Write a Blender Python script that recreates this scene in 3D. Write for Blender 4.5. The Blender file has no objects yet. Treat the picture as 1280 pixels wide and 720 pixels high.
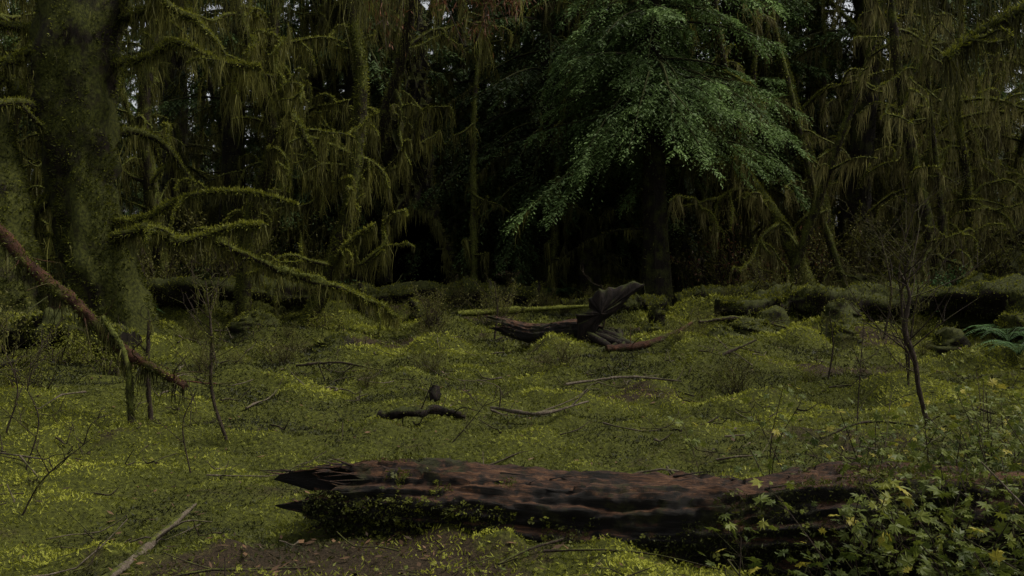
import bpy, numpy as np, math
from math import radians
scene=bpy.context.scene
TAB=np.random.default_rng(3).random((256,256))
def vn(x,y,s=0):
    x=np.asarray(x,float)+s*17.3; y=np.asarray(y,float)+s*9.7
    xi=np.floor(x).astype(int); yi=np.floor(y).astype(int)
    fx=x-xi; fy=y-yi; fx=fx*fx*(3-2*fx); fy=fy*fy*(3-2*fy)
    a=TAB[xi&255,yi&255];b=TAB[(xi+1)&255,yi&255];c=TAB[xi&255,(yi+1)&255];d=TAB[(xi+1)&255,(yi+1)&255]
    return (a*(1-fx)+b*fx)*(1-fy)+(c*(1-fx)+d*fx)*fy
def fbm(x,y,s=0,o=4):
    r=0;a=.5;f=1
    for i in range(o):
        r=r+a*(vn(np.asarray(x)*f,np.asarray(y)*f,s+i)-.5);a*=.5;f*=2.1
    return r
def height(x,y):
    x=np.asarray(x,float);y=np.asarray(y,float)
    far=np.clip((y-8)/12,0,1)
    h=0.34*fbm(x/3.2,y/3.2,1)+ far*1.0*fbm(x/2.4,y/1.5,5,3)
    h=h+0.21*fbm(x/.7,y/.6,9,4)+0.16*np.clip(vn(x/.30,y/.26,4)-.5,0,1)
    h=h+0.65*np.clip(vn(x/.95,y/.8,61)-.6,0,1)*(.45+far)
    h=h+0.010*np.clip(y-14,0,40)
    h=h+0.42*np.exp(-(((x+4.6)/1.6)**2+((y-10.6)/1.9)**2))
    h=h+0.45*np.exp(-(((x+6.4)/2.0)**2+((y-14.6)/1.6)**2))
    h=h+0.35*np.exp(-(((x-4.6)/1.3)**2+((y-23)/.9)**2))+0.4*np.exp(-(((x-9)/1.2)**2+((y-25)/.9)**2))
    return h-0.06
def nrm(v): return v/(np.linalg.norm(v,axis=-1,keepdims=True)+1e-9)

class Acc:
    def __init__(s): s.v=[];s.l=[];s.lt=[];s.m=[];s.t=[];s.n=0
    def add(s,v,f,mat,tint):
        v=np.asarray(v,float).reshape(-1,3); f=np.asarray(f)
        s.v.append(v); s.l.append((f+s.n).ravel()); s.lt.append(np.full(len(f),f.shape[1])); s.m.append(np.full(len(f),mat))
        s.t.append(np.broadcast_to(np.asarray(tint,float),(len(f),))); s.n+=len(v)
    def mesh(s,name,mats,smooth=False):
        me=bpy.data.meshes.new(name)
        v=np.concatenate(s.v);l=np.concatenate(s.l);lt=np.concatenate(s.lt)
        me.vertices.add(len(v));me.vertices.foreach_set('co',v.ravel().astype(np.float32))
        me.loops.add(len(l));me.loops.foreach_set('vertex_index',l.astype(np.int32))
        me.polygons.add(len(lt));st=np.concatenate([[0],np.cumsum(lt)[:-1]])
        me.polygons.foreach_set('loop_start',st.astype(np.int32));me.polygons.foreach_set('loop_total',lt.astype(np.int32))
        me.polygons.foreach_set('material_index',np.concatenate(s.m).astype(np.int32))
        me.polygons.foreach_set('use_smooth',np.full(len(lt),smooth))
        a=me.attributes.new('tint','FLOAT','FACE');a.data.foreach_set('value',np.concatenate(s.t).astype(np.float32))
        for m in mats: me.materials.append(m)
        me.update();return me
    def obj(s,name,mats,smooth=False):
        o=bpy.data.objects.new(name,s.mesh(name,mats,smooth));scene.collection.objects.link(o);return o
def inst(name,me,loc,rot=0,sc=1,tilt=(0,0)):
    o=bpy.data.objects.new(name,me);o.location=loc;o.rotation_euler=(tilt[0],tilt[1],rot)
    o.scale=(sc,sc,sc) if np.isscalar(sc) else sc
    scene.collection.objects.link(o);return o

def blades(acc,P,D,S,L,W,mat,tint):
    L=np.asarray(L).reshape(-1,1);W=np.asarray(W).reshape(-1,1)
    a=P;b=P+D*L*.45+S*W*.5;c=P+D*L;d=P+D*L*.45-S*W*.5
    v=np.stack([a,b,c,d],1);n=len(P)
    acc.add(v,np.arange(n*4).reshape(n,4),mat,tint)
def ribbons(acc,P,L,W,mat,tint,rng,k=4,sway=.12):
    n=len(P);L=np.asarray(L).reshape(-1,1);W=np.broadcast_to(np.asarray(W,float).reshape(-1,1),(n,1))
    a=rng.random(n)*6.283;S=np.stack([np.cos(a),np.sin(a),0*a],1)
    off=np.zeros((n,3));rows=[]
    for i in range(k):
        u=i/(k-1)
        w=W*(1-u**1.5)*(0.5+1.0*rng.random((n,1)))*.5+.0008
        c=P+off+np.array([0,0,-1.])*L*u
        rows+= [c-S*w,c+S*w]
        off=off+rng.normal(size=(n,3))*np.array([1,1,0])*L*sway/k
    v=np.stack(rows,1);b=(np.arange(n)*2*k)[:,None]
    f=np.concatenate([b+np.array([[2*i,2*i+1,2*i+3,2*i+2]]) for i in range(k-1)])
    acc.add(v,f,mat,np.tile(np.broadcast_to(tint,(n,)),k-1))
def spline(pts,n):
    p=np.asarray(pts,float)
    if len(p)==2: p=np.array([p[0],(p[0]+p[1])/2,p[1]])
    q=np.concatenate([[2*p[0]-p[1]],p,[2*p[-1]-p[-2]]]);m=len(p)-1
    t=np.linspace(0,m-1e-6,n);i=t.astype(int);f=(t-i)[:,None]
    a,b,c,d=q[i],q[i+1],q[i+2],q[i+3]
    return .5*((2*b)+(-a+c)*f+(2*a-5*b+4*c-d)*f**2+(-a+3*b-3*c+d)*f**3)
def tube(acc,pts,rads,n,m,mat,tint,rng,rough=.1,flare=0,cap=True):
    C=spline(pts,n);r=np.interp(np.linspace(0,1,n),np.linspace(0,1,len(rads)),rads)
    T=nrm(np.gradient(C,axis=0));ax=np.argmin(np.abs(T.mean(0)));ref=np.zeros(3);ref[ax]=1
    A=nrm(np.cross(T,ref));B=np.cross(T,A)
    th=np.linspace(0,2*np.pi,m,endpoint=False)
    nz=rng.normal(size=(n,m));nz=(nz+np.roll(nz,1,1)+.7*np.roll(nz,1,0))/1.8
    if m>=14:
        lo=rng.normal(size=(max(2,n//6),m));lo=(lo+np.roll(lo,1,1)+np.roll(lo,2,1)+np.roll(lo,3,1))/2
        xi=np.linspace(0,len(lo)-1,n);i0=np.clip(xi.astype(int),0,len(lo)-2);ff=(xi-i0)[:,None];nz=nz*.5+ (lo[i0]*(1-ff)+lo[i0+1]*ff)*.8
    R=r[:,None]*(1+rough*nz)
    if flare: 
        lob=1+.35*np.cos(3*th+rng.random()*6)+.25*np.cos(5*th+rng.random()*6)
        u=np.linspace(0,1,n)[:,None];R=R+flare*np.exp(-u*n*0.22)*lob[None]*r[0]
    V=C[:,None]+R[...,None]*(np.cos(th)[None,:,None]*A[:,None]+np.sin(th)[None,:,None]*B[:,None])
    i=np.arange(n-1)[:,None];j=np.arange(m)[None];j2=(j+1)%m
    f=np.stack([i*m+j,i*m+j2,(i+1)*m+j2,(i+1)*m+j],-1).reshape(-1,4)
    acc.add(V,f,mat,tint)
    if cap:
        acc.add(V[-1],[list(range(m))],mat,tint);acc.add(V[0],[list(range(m))[::-1]],mat,tint)
    return dict(C=C,r=r,V=V,T=T,len=np.linalg.norm(np.diff(C,axis=0),axis=1).sum())
def fuzz(acc,tb,cnt,ln,wd,mat,rng,up=.2,tb0=.5,patch=0):
    V,C=tb['V'],tb['C'];n,m=V.shape[:2]
    i=rng.integers(0,n-1,cnt);j=rng.integers(0,m,cnt)
    if patch:
        k=vn(i*.22,j*.5,patch)>.42;i,j=i[k],j[k];cnt=len(i)
    f=rng.random((cnt,1));g=rng.random((cnt,1));j2=(j+1)%m
    P=(V[i,j]*(1-f)+V[i+1,j]*f)*(1-g)+(V[i,j2]*(1-f)+V[i+1,j2]*f)*g
    N=nrm(P-(C[i]*(1-f)+C[i+1]*f))
    D=nrm(N+rng.normal(size=(cnt,3))*.55+np.array([0,0,up]))
    S=nrm(np.cross(D,rng.normal(size=(cnt,3))))
    L=ln*(.4+rng.random(cnt));t=np.clip(tb0+.25*N[:,2]+.2*rng.normal(size=cnt),0,1)
    blades(acc,P-N*.004,D,S,L,wd*(.6+.8*rng.random(cnt)),mat,t)
def drape(acc,tb,ncl,per,lmin,lmax,wd,mat,rng,tb0=.5,lo=0,hi=1):
    C,r=tb['C'],tb['r'];n=len(C)
    for _ in range(ncl):
        u=lo+(hi-lo)*rng.random();Lc=lmin+(lmax-lmin)*rng.random()**2.2;k=max(3,int(per*(.5+rng.random())))
        wdt=(.04+.16*rng.random())/max(tb['len'],.1)
        uu=np.clip(u+rng.normal(size=k)*wdt*.5,0,.999);x=uu*(n-1);i=np.clip(x.astype(int),0,n-2);f=(x-i)[:,None]
        P=C[i]*(1-f)+C[i+1]*f+rng.normal(size=(k,3))*r[i][:,None]*.5
        L=Lc*np.exp(-((uu-u)/(wdt+1e-6))**2)*(.25+.85*rng.random(k))
        tt=np.clip(tb0+.17*rng.normal()+.12*rng.normal(size=k),0,1)
        ribbons(acc,P,L+.03,wd*(.4+rng.random(k)),mat,tt,rng,4,.28)

# ---------------- materials
def mat(name):
    m=bpy.data.materials.new(name);m.use_nodes=True;nt=m.node_tree;nt.nodes.clear()
    return m,nt,nt.nodes,nt.links
def ramp(N,stops):
    r=N.new('ShaderNodeValToRGB');e=r.color_ramp.elements
    while len(e)<len(stops): e.new(.5)
    for k,(p,c) in enumerate(stops): e[k].position=p;e[k].color=(*c,1)
    return r
def leafmat(name,stops,trans=.3,rough=.6,spec=.25,nscale=.6):
    m,nt,N,Lk=mat(name)
    at=N.new('ShaderNodeAttribute');at.attribute_name='tint'
    tc=N.new('ShaderNodeTexCoord');nz=N.new('ShaderNodeTexNoise');nz.inputs['Scale'].default_value=nscale;nz.inputs['Detail'].default_value=3
    Lk.new(tc.outputs['Object'],nz.inputs['Vector'])
    ma=N.new('ShaderNodeMath');ma.operation='MULTIPLY_ADD';Lk.new(nz.outputs['Fac'],ma.inputs[0]);ma.inputs[1].default_value=.9
    sub=N.new('ShaderNodeMath');sub.operation='SUBTRACT';Lk.new(at.outputs['Fac'],sub.inputs[0]);sub.inputs[1].default_value=.45
    Lk.new(sub.outputs[0],ma.inputs[2])
    r=ramp(N,stops);Lk.new(ma.outputs[0],r.inputs[0])
    p=N.new('ShaderNodeBsdfPrincipled');p.inputs['Roughness'].default_value=rough;p.inputs['Specular IOR Level'].default_value=spec
    Lk.new(r.outputs[0],p.inputs['Base Color'])
    t=N.new('ShaderNodeBsdfTranslucent');Lk.new(r.outputs[0],t.inputs['Color'])
    mx=N.new('ShaderNodeMixShader');mx.inputs[0].default_value=trans
    Lk.new(p.outputs[0],mx.inputs[1]);Lk.new(t.outputs[0],mx.inputs[2])
    o=N.new('ShaderNodeOutputMaterial');Lk.new(mx.outputs[0],o.inputs[0]);return m
def barkmat(name,bark,moss,mossamt=.5,scale=3,upw=.35,bump=.6,stretch=(1,1,.3)):
    m,nt,N,Lk=mat(name)
    tc=N.new('ShaderNodeTexCoord');mp=N.new('ShaderNodeMapping');mp.inputs['Scale'].default_value=stretch
    Lk.new(tc.outputs['Object'],mp.inputs[0])
    n1=N.new('ShaderNodeTexNoise');n1.inputs['Scale'].default_value=scale*6;n1.inputs['Detail'].default_value=6;n1.inputs['Roughness'].default_value=.7
    Lk.new(mp.outputs[0],n1.inputs['Vector'])
    r1=ramp(N,[(.3,bark[0]),(.55,bark[1]),(.75,bark[2])]);Lk.new(n1.outputs['Fac'],r1.inputs[0])
    n2=N.new('ShaderNodeTexNoise');n2.inputs['Scale'].default_value=scale;n2.inputs['Detail'].default_value=5;n2.inputs['Roughness'].default_value=.65
    Lk.new(tc.outputs['Object'],n2.inputs['Vector'])
    ge=N.new('ShaderNodeNewGeometry');sx=N.new('ShaderNodeSeparateXYZ');Lk.new(ge.outputs['Normal'],sx.inputs[0])
    ma=N.new('ShaderNodeMath');ma.operation='MULTIPLY_ADD';Lk.new(sx.outputs['Z'],ma.inputs[0]);ma.inputs[1].default_value=upw;Lk.new(n2.outputs['Fac'],ma.inputs[2])
    r2=ramp(N,[(max(.01,.95-mossamt-.07),(0,0,0)),(.95-mossamt+.07,(1,1,1))]);Lk.new(ma.outputs[0],r2.inputs[0])
    n3=N.new('ShaderNodeTexNoise');n3.inputs['Scale'].default_value=25;n3.inputs['Detail'].default_value=4;Lk.new(tc.outputs['Object'],n3.inputs['Vector'])
    r3=ramp(N,[(.35,moss[0]),(.65,moss[1])]);Lk.new(n3.outputs['Fac'],r3.inputs[0])
    mx=N.new('ShaderNodeMixRGB');Lk.new(r2.outputs[0],mx.inputs[0]);Lk.new(r1.outputs[0],mx.inputs[1]);Lk.new(r3.outputs[0],mx.inputs[2])
    p=N.new('ShaderNodeBsdfPrincipled');p.inputs['Roughness'].default_value=.85;p.inputs['Specular IOR Level'].default_value=.2
    Lk.new(mx.outputs[0],p.inputs['Base Color'])
    b=N.new('ShaderNodeBump');b.inputs['Strength'].default_value=bump;b.inputs['Distance'].default_value=.04
    Lk.new(n1.outputs['Fac'],b.inputs['Height']);Lk.new(b.outputs[0],p.inputs['Normal'])
    o=N.new('ShaderNodeOutputMaterial');Lk.new(p.outputs[0],o.inputs[0]);return m
DB=((.006,.005,.003),(.022,.016,.010),(.05,.036,.022))
MO=((.03,.035,.006),(.10,.11,.018))
M_bark=barkmat('mossy_bark',DB,MO,.45)
M_barkdark=barkmat('dark_bark',((.004,.003,.002),(.014,.010,.007),(.03,.022,.014)),((.018,.021,.004),(.05,.055,.010)),.40)
M_barkbig=barkmat('mossy_maple_bark',((.005,.004,.003),(.018,.013,.009),(.04,.028,.018)),((.022,.025,.005),(.075,.08,.014)),.50,scale=2.2,bump=1)
M_snag=barkmat('weathered_dark_wood',((.003,.002,.002),(.012,.008,.006),(.035,.022,.015)),((.018,.021,.004),(.04,.045,.009)),.18)
M_limb=barkmat('mossy_limb',DB,((.05,.055,.008),(.13,.14,.02)),.75,scale=5)
M_moss=leafmat('moss_tufts',[(.15,(.035,.042,.006)),(.5,(.12,.128,.015)),(.9,(.26,.265,.03))],.35,nscale=1.2)
M_hang=leafmat('hanging_moss',[(.1,(.036,.035,.009)),(.5,(.100,.097,.022)),(.9,(.22,.21,.045))],.4,nscale=.5)
M_hangbrown=leafmat('hanging_moss_dry',[(.1,(.045,.038,.014)),(.5,(.130,.115,.040)),(.9,(.30,.275,.10))],.4,nscale=.7)
M_needle=leafmat('conifer_needles',[(.1,(.016,.027,.007)),(.5,(.042,.068,.018)),(.95,(.09,.145,.04))],.25,nscale=.4)
M_needleb=leafmat('sunlit_hemlock_needles',[(.1,(.024,.040,.010)),(.5,(.088,.140,.040)),(.95,(.22,.33,.10))],.3,nscale=.5)  # hemlock needles with sunlit brightness put into the colour
M_red=leafmat('dead_cedar_fronds',[(.1,(.06,.025,.012)),(.9,(.20,.085,.04))],.3)
M_cover=leafmat('ground_leaves',[(.08,(.018,.020,.004)),(.3,(.058,.064,.009)),(.55,(.138,.150,.015)),(.95,(.29,.30,.032))],.3,nscale=.9)
M_maple=leafmat('shrub_leaves',[(.1,(.045,.065,.012)),(.5,(.13,.155,.022)),(.95,(.32,.28,.04))],.35,rough=.5,nscale=1.5)
M_fern=leafmat('fern_fronds',[(.1,(.02,.05,.012)),(.9,(.09,.17,.05))],.25)
M_litter=leafmat('leaf_litter',[(.1,(.025,.016,.008)),(.5,(.07,.04,.02)),(.95,(.16,.09,.045))],.1,nscale=3)
M_twig=barkmat('twig_bark',((.012,.009,.007),(.04,.028,.02),(.10,.07,.05)),MO,.2,scale=8)
M_twigpale=barkmat('bleached_wood',((.04,.03,.022),(.12,.095,.07),(.26,.22,.17)),MO,.15,scale=8)
M_redwood=barkmat('rotten_red_wood',((.010,.005,.003),(.045,.018,.009),(.12,.05,.024)),((.02,.022,.005),(.07,.075,.012)),.42,scale=3,upw=-.05,bump=1,stretch=(.4,1,.4))

def groundmat():
    m,nt,N,Lk=mat('forest_floor_moss')
    tc=N.new('ShaderNodeTexCoord')
    def noise(s,d=5,r=.6):
        n=N.new('ShaderNodeTexNoise');n.inputs['Scale'].default_value=s;n.inputs['Detail'].default_value=d;n.inputs['Roughness'].default_value=r
        Lk.new(tc.outputs['Object'],n.inputs['Vector']);return n
    a=noise(30,6,.7);ra=ramp(N,[(.3,(.012,.014,.003)),(.55,(.055,.060,.009)),(.75,(.13,.14,.016))]);Lk.new(a.outputs['Fac'],ra.inputs[0])
    b=noise(60,5,.7);rb=ramp(N,[(.3,(.010,.007,.004)),(.55,(.034,.024,.013)),(.75,(.09,.062,.03))]);Lk.new(b.outputs['Fac'],rb.inputs[0])
    at=N.new('ShaderNodeAttribute');at.attribute_name='litter'
    c=noise(2.5,6,.7);ad=N.new('ShaderNodeMath');ad.operation='ADD';Lk.new(c.outputs['Fac'],ad.inputs[0]);Lk.new(at.outputs['Fac'],ad.inputs[1])
    rc=ramp(N,[(.62,(0,0,0)),(.80,(1,1,1))]);Lk.new(ad.outputs[0],rc.inputs[0])
    mx=N.new('ShaderNodeMixRGB');Lk.new(rc.outputs[0],mx.inputs[0]);Lk.new(ra.outputs[0],mx.inputs[1]);Lk.new(rb.outputs[0],mx.inputs[2])
    p=N.new('ShaderNodeBsdfPrincipled');p.inputs['Roughness'].default_value=.9;p.inputs['Specular IOR Level'].default_value=.15;Lk.new(mx.outputs[0],p.inputs['Base Color'])
    bp=N.new('ShaderNodeBump');bp.inputs['Strength'].default_value=.8;bp.inputs['Distance'].default_value=.03;Lk.new(a.outputs['Fac'],bp.inputs['Height']);Lk.new(bp.outputs[0],p.inputs['Normal'])
    o=N.new('ShaderNodeOutputMaterial');Lk.new(p.outputs[0],o.inputs[0]);return m
M_ground=groundmat()
def litter(x,y):
    l=.6*np.exp(-(((x+.9)/.9)**2+((y-4.9)/.65)**2))
    l=l+.35*np.exp(-(((x-.3)/2.2)**2+((y-6.7)/.35)**2))
    l=l+.42*np.clip((fbm(x/1.5,y/1.6,31,4)-.09)*6,0,1)*(.5+.5*np.clip((y-8)/5,0,1))
    return np.clip(l+.35*np.clip((y-24)/15,0,1),0,1)
n=760;u=np.linspace(-1,1,n);g=1.8*np.sinh(5.4*u)
X,Y=np.meshgrid(g,g+7.5);Z=height(X,Y)
far=np.hypot(X,Y);Z=np.where(far>80,Z*np.clip(1-(far-80)/60,0,1)+.3*np.clip((far-80)/60,0,1),Z)
acc=Acc();i=np.arange(n-1)[:,None];j=np.arange(n-1)[None]
acc.add(np.stack([X,Y,Z],-1),np.stack([i*n+j,i*n+j+1,(i+1)*n+j+1,(i+1)*n+j],-1).reshape(-1,4),0,.5)
go=acc.obj('ground',[M_ground],True)
la=go.data.attributes.new('litter','FLOAT','POINT');la.data.foreach_set('value',litter(X,Y).ravel().astype(np.float32))

# ---------------- ground cover
def scatter(acc,tv,tf,P,sc,rng,mat,tint,tilt=.35):
    n=len(P);a=rng.random(n)*6.283;up=nrm(np.array([0,0,1.])+rng.normal(size=(n,3))*tilt)
    x=np.stack([np.cos(a),np.sin(a),0*a],1);x=nrm(x-up*(x*up).sum(1,keepdims=True));y=np.cross(up,x)
    R=np.stack([x,y,up],1)
    v=np.einsum('kc,ncd->nkd',tv,R)*np.asarray(sc).reshape(-1,1,1)+P[:,None]
    k=len(tv);f=(np.arange(n)[:,None,None]*k+np.asarray(tf)[None]).reshape(-1,len(tf[0]))
    acc.add(v,f,mat,np.repeat(tint,len(tf)))
def trefoil():
    v=[];f=[]
    for k in range(3):
        a=k*2.094;c,s=math.cos(a),math.sin(a)
        for (r,w,z) in ((0,0,0),(.75,.62,-.05),(1,0,.06),(.75,-.62,-.05)):
            v.append((r*c-w*s,r*s+w*c,z))
        f.append([4*k,4*k+1,4*k+2,4*k+3])
    return np.array(v),f
TV,TF=trefoil()
rng=np.random.default_rng(11)
def gtint(x,y):
    return .44+1.9*fbm(x/1.7,y/1.3,21,4)+.8*(vn(x/.30,y/.26,4)-.5)+.6*(vn(x/.95,y/.8,61)-.5)-.10*np.clip((y-13)/8,0,1)
N=140000;r=2.3+rng.random(N)**1.15*28;th=(rng.random(N)-.5)*1.6
x=r*np.sin(th);y=r*np.cos(th)
lt=litter(x,y);oxa=vn(x/1.3,y/1.0,71)
keep=(rng.random(N)>lt*1.25-.05+.6*(vn(x/.5,y/.5,40)<.28))&(rng.random(N)<-.05+1.35*oxa)
x,y,r,lt=x[keep],y[keep],r[keep],lt[keep]
z=height(x,y);tint=np.clip(gtint(x,y)-.03+.09*rng.normal(size=len(x))-.2*lt,0,1)
acc=Acc()
sz=(.006+.010*rng.random(len(x))**2)*np.clip(r/8,1,2.0)
scatter(acc,TV,TF,np.stack([x,y,z+.004+.03*rng.random(len(x))*np.clip(r/9,.8,2)],1),sz,rng,0,tint,.5)
N=560000;r=2.3+rng.random(N)*25;th=(rng.random(N)-.5)*1.6;x=r*np.sin(th);y=r*np.cos(th)
keep=rng.random(N)>litter(x,y)*1.1+.35*(vn(x/.22,y/.2,44)<.25);x,y,r=x[keep],y[keep],r[keep];n_=len(x)
D=nrm(np.stack([rng.normal(size=n_)*.8,rng.normal(size=n_)*.8,.4+rng.random(n_)*.7],1));S=nrm(np.cross(D,rng.normal(size=(n_,3))))
sc=np.clip(r/8,1,2.6)
blades(acc,np.stack([x,y,height(x,y)-.004],1),D,S,(.014+.032*rng.random(n_))*sc,(.004+.007*rng.random(n_))*sc,0,np.clip(gtint(x,y)-.02+.13*rng.normal(size=n_),0,1))
acc.obj('moss_ground_cover',[M_cover])
acc=Acc();N=38000;r=2.5+rng.random(N)*20;th=(rng.random(N)-.5)*1.6;x=r*np.sin(th);y=r*np.cos(th)
keep=rng.random(N)<litter(x,y)+.10;x,y,r=x[keep],y[keep],r[keep];n_=len(x)
D=nrm(np.stack([rng.normal(size=n_),rng.normal(size=n_),rng.normal(size=n_)*.25],1));S=nrm(np.cross(D,np.array([0,0,1.])+rng.normal(size=(n_,3))*.3))
blades(acc,np.stack([x,y,height(x,y)+.012+.02*rng.random(n_)],1),D,S,.02+.06*rng.random(n_),.006+.03*rng.random(n_)**2,0,rng.random(n_))
acc.obj('leaf_litter',[M_litter])
acc=Acc()
for k in range(560):
    r=3.5+rng.random()*20;t=(rng.random()-.5)*1.3;x0,y0=r*math.sin(t),r*math.cos(t);a=rng.random()*6.28;L=.12+.8*rng.random()**2
    p=[]
    for q in range(4):
        xx=x0+math.cos(a)*L*q/3;yy=y0+math.sin(a)*L*q/3;p.append((xx,yy,float(height(xx,yy))+.03+.02*rng.random()+ (.15*rng.random() if q==3 else 0)));a+=rng.normal()*.25
    tube(acc,p,[.004+.012*rng.random()*min(1,r/10),.003],7,5,int(rng.random()<.3),.5,rng,.15)
acc.obj('fallen_twigs',[M_twig,M_twigpale],True)

# ---------------- rotten logs
def rotlog(p0,p1,r0,r1,seed,flat=.75,n=220,m=72,grain=.05,nspl=90):
    rng=np.random.default_rng(seed);p0=np.array(p0);p1=np.array(p1);L=np.linalg.norm(p1-p0);T=(p1-p0)/L
    A=nrm(np.cross(T,[0,0,1.]));B=np.cross(A,T)
    if B[2]<0:B=-B
    s=np.linspace(0,1,n)[:,None];th=np.linspace(0,2*np.pi,m,endpoint=False)[None]
    ct,st=np.cos(th),np.sin(th)
    e0=.26*vn(ct*2.6+5,st*2.6,seed)+.20*vn(ct*8+5,st*8,seed+1)+.07*rng.random((1,m))
    sl=e0*(1-s)**6/L*2+s
    r=r0+(r1-r0)*sl
    r=r*(1-.30*np.exp(-sl*L/.35))
    gr=fbm(sl*L*1.3+ct*6,st*3+sl*2,seed,4)*.34
    fine=(vn(sl*L*2.0+ct*4,st*9+ct*2,seed+2)-.5)*grain*2.6+(vn(sl*L*7+ct*9,st*16,seed+6)-.5)*grain*1.8+(vn(sl*L*24+ct*9,st*26,seed+7)-.5)*grain*1.1
    crack=-.10*np.clip(1-np.abs(2*vn(sl*L*.9+ct*2,st*11+ct*6,seed+21)-1)*5,0,1)-.07*np.clip(1-np.abs(2*vn(sl*L*1.7+ct*3,st*22+ct*11,seed+22)-1)*4,0,1)
    R=r*(1+gr+fine+crack)
    ca=ct*R;sa=st*R
    lim=r*(flat+.34*(vn(sl*L*1.1,0*th+3,seed+9)-.5)+.24*(vn(sl*L*3,ct*5,seed+8)-.5)+.14*(vn(sl*L*9,ct*14,seed+14)-.5)+.07*(vn(sl*L*26,ct*26,seed+15)-.5)+.16*(vn(sl*L*2.2,ct*2.5+4,seed+12)>.55))
    sa=np.where(sa>lim,lim+(sa-lim)*.25+crack*r*.6,sa)
    sa=sa+.05*np.sin(sl*3.1*np.pi)
    V=p0+(sl*L)[...,None]*T+ca[...,None]*A+sa[...,None]*B
    acc=Acc();i=np.arange(n-1)[:,None];j=np.arange(m)[None];j2=(j+1)%m
    acc.add(V,np.stack([i*m+j,i*m+j2,(i+1)*m+j2,(i+1)*m+j],-1).reshape(-1,4),0,.5)
    for e,dirn in ((0,1),(n-1,-1)):
        rings=[V[e]];c=V[e].mean(0)
        for q,(f,dp) in enumerate(((.8,.06),(.55,.13),(.25,.18),(.02,.2))):
            rings.append(c+(V[e]-c)*f+T*dirn*dp+rng.normal(size=(m,3))*.012)
        rr=np.stack(rings);k=len(rings);i=np.arange(k-1)[:,None]
        acc.add(rr,np.stack([i*m+j,i*m+j2,(i+1)*m+j2,(i+1)*m+j],-1).reshape(-1,4),0,.5)
    for q in range(nspl):
        k=int(rng.integers(0,n-20)) if q%3 else int(rng.integers(0,12));jj=int(m*(.25+.13*rng.normal()))%m
        P=V[k,jj];L2=.04+.20*rng.random()**2;w=.003+.010*rng.random();h=.003+.008*rng.random()
        D=nrm(T*(1 if q%3 else -1)+rng.normal(size=3)*.12);e=P+D*L2+np.array([0,0,.02*rng.random()])
        N_=np.array([0,0,1.])*h;Sd=A*w
        vv=[P-Sd,P+Sd,P+Sd*.8+N_,P-Sd*.9+N_*1.2,e-Sd*.2,e+Sd*.1,e+Sd*.1+N_*.3,e-Sd*.1+N_*.3]
        acc.add(vv,[[0,1,5,4],[1,2,6,5],[2,3,7,6],[3,0,4,7],[4,5,6,7],[0,3,2,1]],0,.5)
    return acc,V
def logwood():
    m,nt,N,Lk=mat('decayed_log_wood')
    tc=N.new('ShaderNodeTexCoord');rt=N.new('ShaderNodeVectorRotate');rt.rotation_type='Z_AXIS';rt.inputs['Angle'].default_value=radians(12);Lk.new(tc.outputs['Object'],rt.inputs['Vector'])
    mp=N.new('ShaderNodeMapping');mp.inputs['Scale'].default_value=(.14,1,1);Lk.new(rt.outputs[0],mp.inputs[0])
    def noise(s,d,r,src): 
        n=N.new('ShaderNodeTexNoise');n.inputs['Scale'].default_value=s;n.inputs['Detail'].default_value=d;n.inputs['Roughness'].default_value=r;Lk.new(src,n.inputs['Vector']);return n
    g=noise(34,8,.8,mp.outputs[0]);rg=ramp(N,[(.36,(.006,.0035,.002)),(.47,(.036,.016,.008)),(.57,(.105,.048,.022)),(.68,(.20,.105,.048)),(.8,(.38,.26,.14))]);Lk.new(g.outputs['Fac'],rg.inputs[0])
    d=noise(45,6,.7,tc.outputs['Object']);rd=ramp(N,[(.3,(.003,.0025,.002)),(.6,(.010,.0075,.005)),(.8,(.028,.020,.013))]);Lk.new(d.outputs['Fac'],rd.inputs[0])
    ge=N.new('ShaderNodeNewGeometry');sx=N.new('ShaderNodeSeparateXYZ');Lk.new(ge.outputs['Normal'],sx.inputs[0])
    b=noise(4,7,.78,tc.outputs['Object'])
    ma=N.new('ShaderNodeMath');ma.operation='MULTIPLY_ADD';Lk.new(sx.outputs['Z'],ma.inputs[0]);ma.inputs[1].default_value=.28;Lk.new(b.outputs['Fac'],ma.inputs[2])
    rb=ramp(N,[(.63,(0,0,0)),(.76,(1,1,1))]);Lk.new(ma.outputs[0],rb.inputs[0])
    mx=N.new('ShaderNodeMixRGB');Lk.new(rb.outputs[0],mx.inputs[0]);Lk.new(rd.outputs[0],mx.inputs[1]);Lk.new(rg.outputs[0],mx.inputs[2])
    c=noise(2.7,6,.7,tc.outputs['Object']);rc=ramp(N,[(.54,(0,0,0)),(.61,(1,1,1))]);Lk.new(c.outputs['Fac'],rc.inputs[0])
    mo=ramp(N,[(.35,(.010,.011,.003)),(.7,(.045,.044,.010))]);Lk.new(d.outputs['Fac'],mo.inputs[0])
    m2=N.new('ShaderNodeMixRGB');Lk.new(rc.outputs[0],m2.inputs[0]);Lk.new(mx.outputs[0],m2.inputs[1]);Lk.new(mo.outputs[0],m2.inputs[2])
    p=N.new('ShaderNodeBsdfPrincipled');p.inputs['Roughness'].default_value=.75;p.inputs['Specular IOR Level'].default_value=.3;Lk.new(m2.outputs[0],p.inputs['Base Color'])
    bp=N.new('ShaderNodeBump');bp.inputs['Strength'].default_value=1;bp.inputs['Distance'].default_value=.03;Lk.new(g.outputs['Fac'],bp.inputs['Height']);Lk.new(bp.outputs[0],p.inputs['Normal'])
    o=N.new('ShaderNodeOutputMaterial');Lk.new(p.outputs[0],o.inputs[0]);return m
M_log=logwood()
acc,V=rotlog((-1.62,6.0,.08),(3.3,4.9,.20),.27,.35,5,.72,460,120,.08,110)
rng=np.random.default_rng(8)
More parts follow.
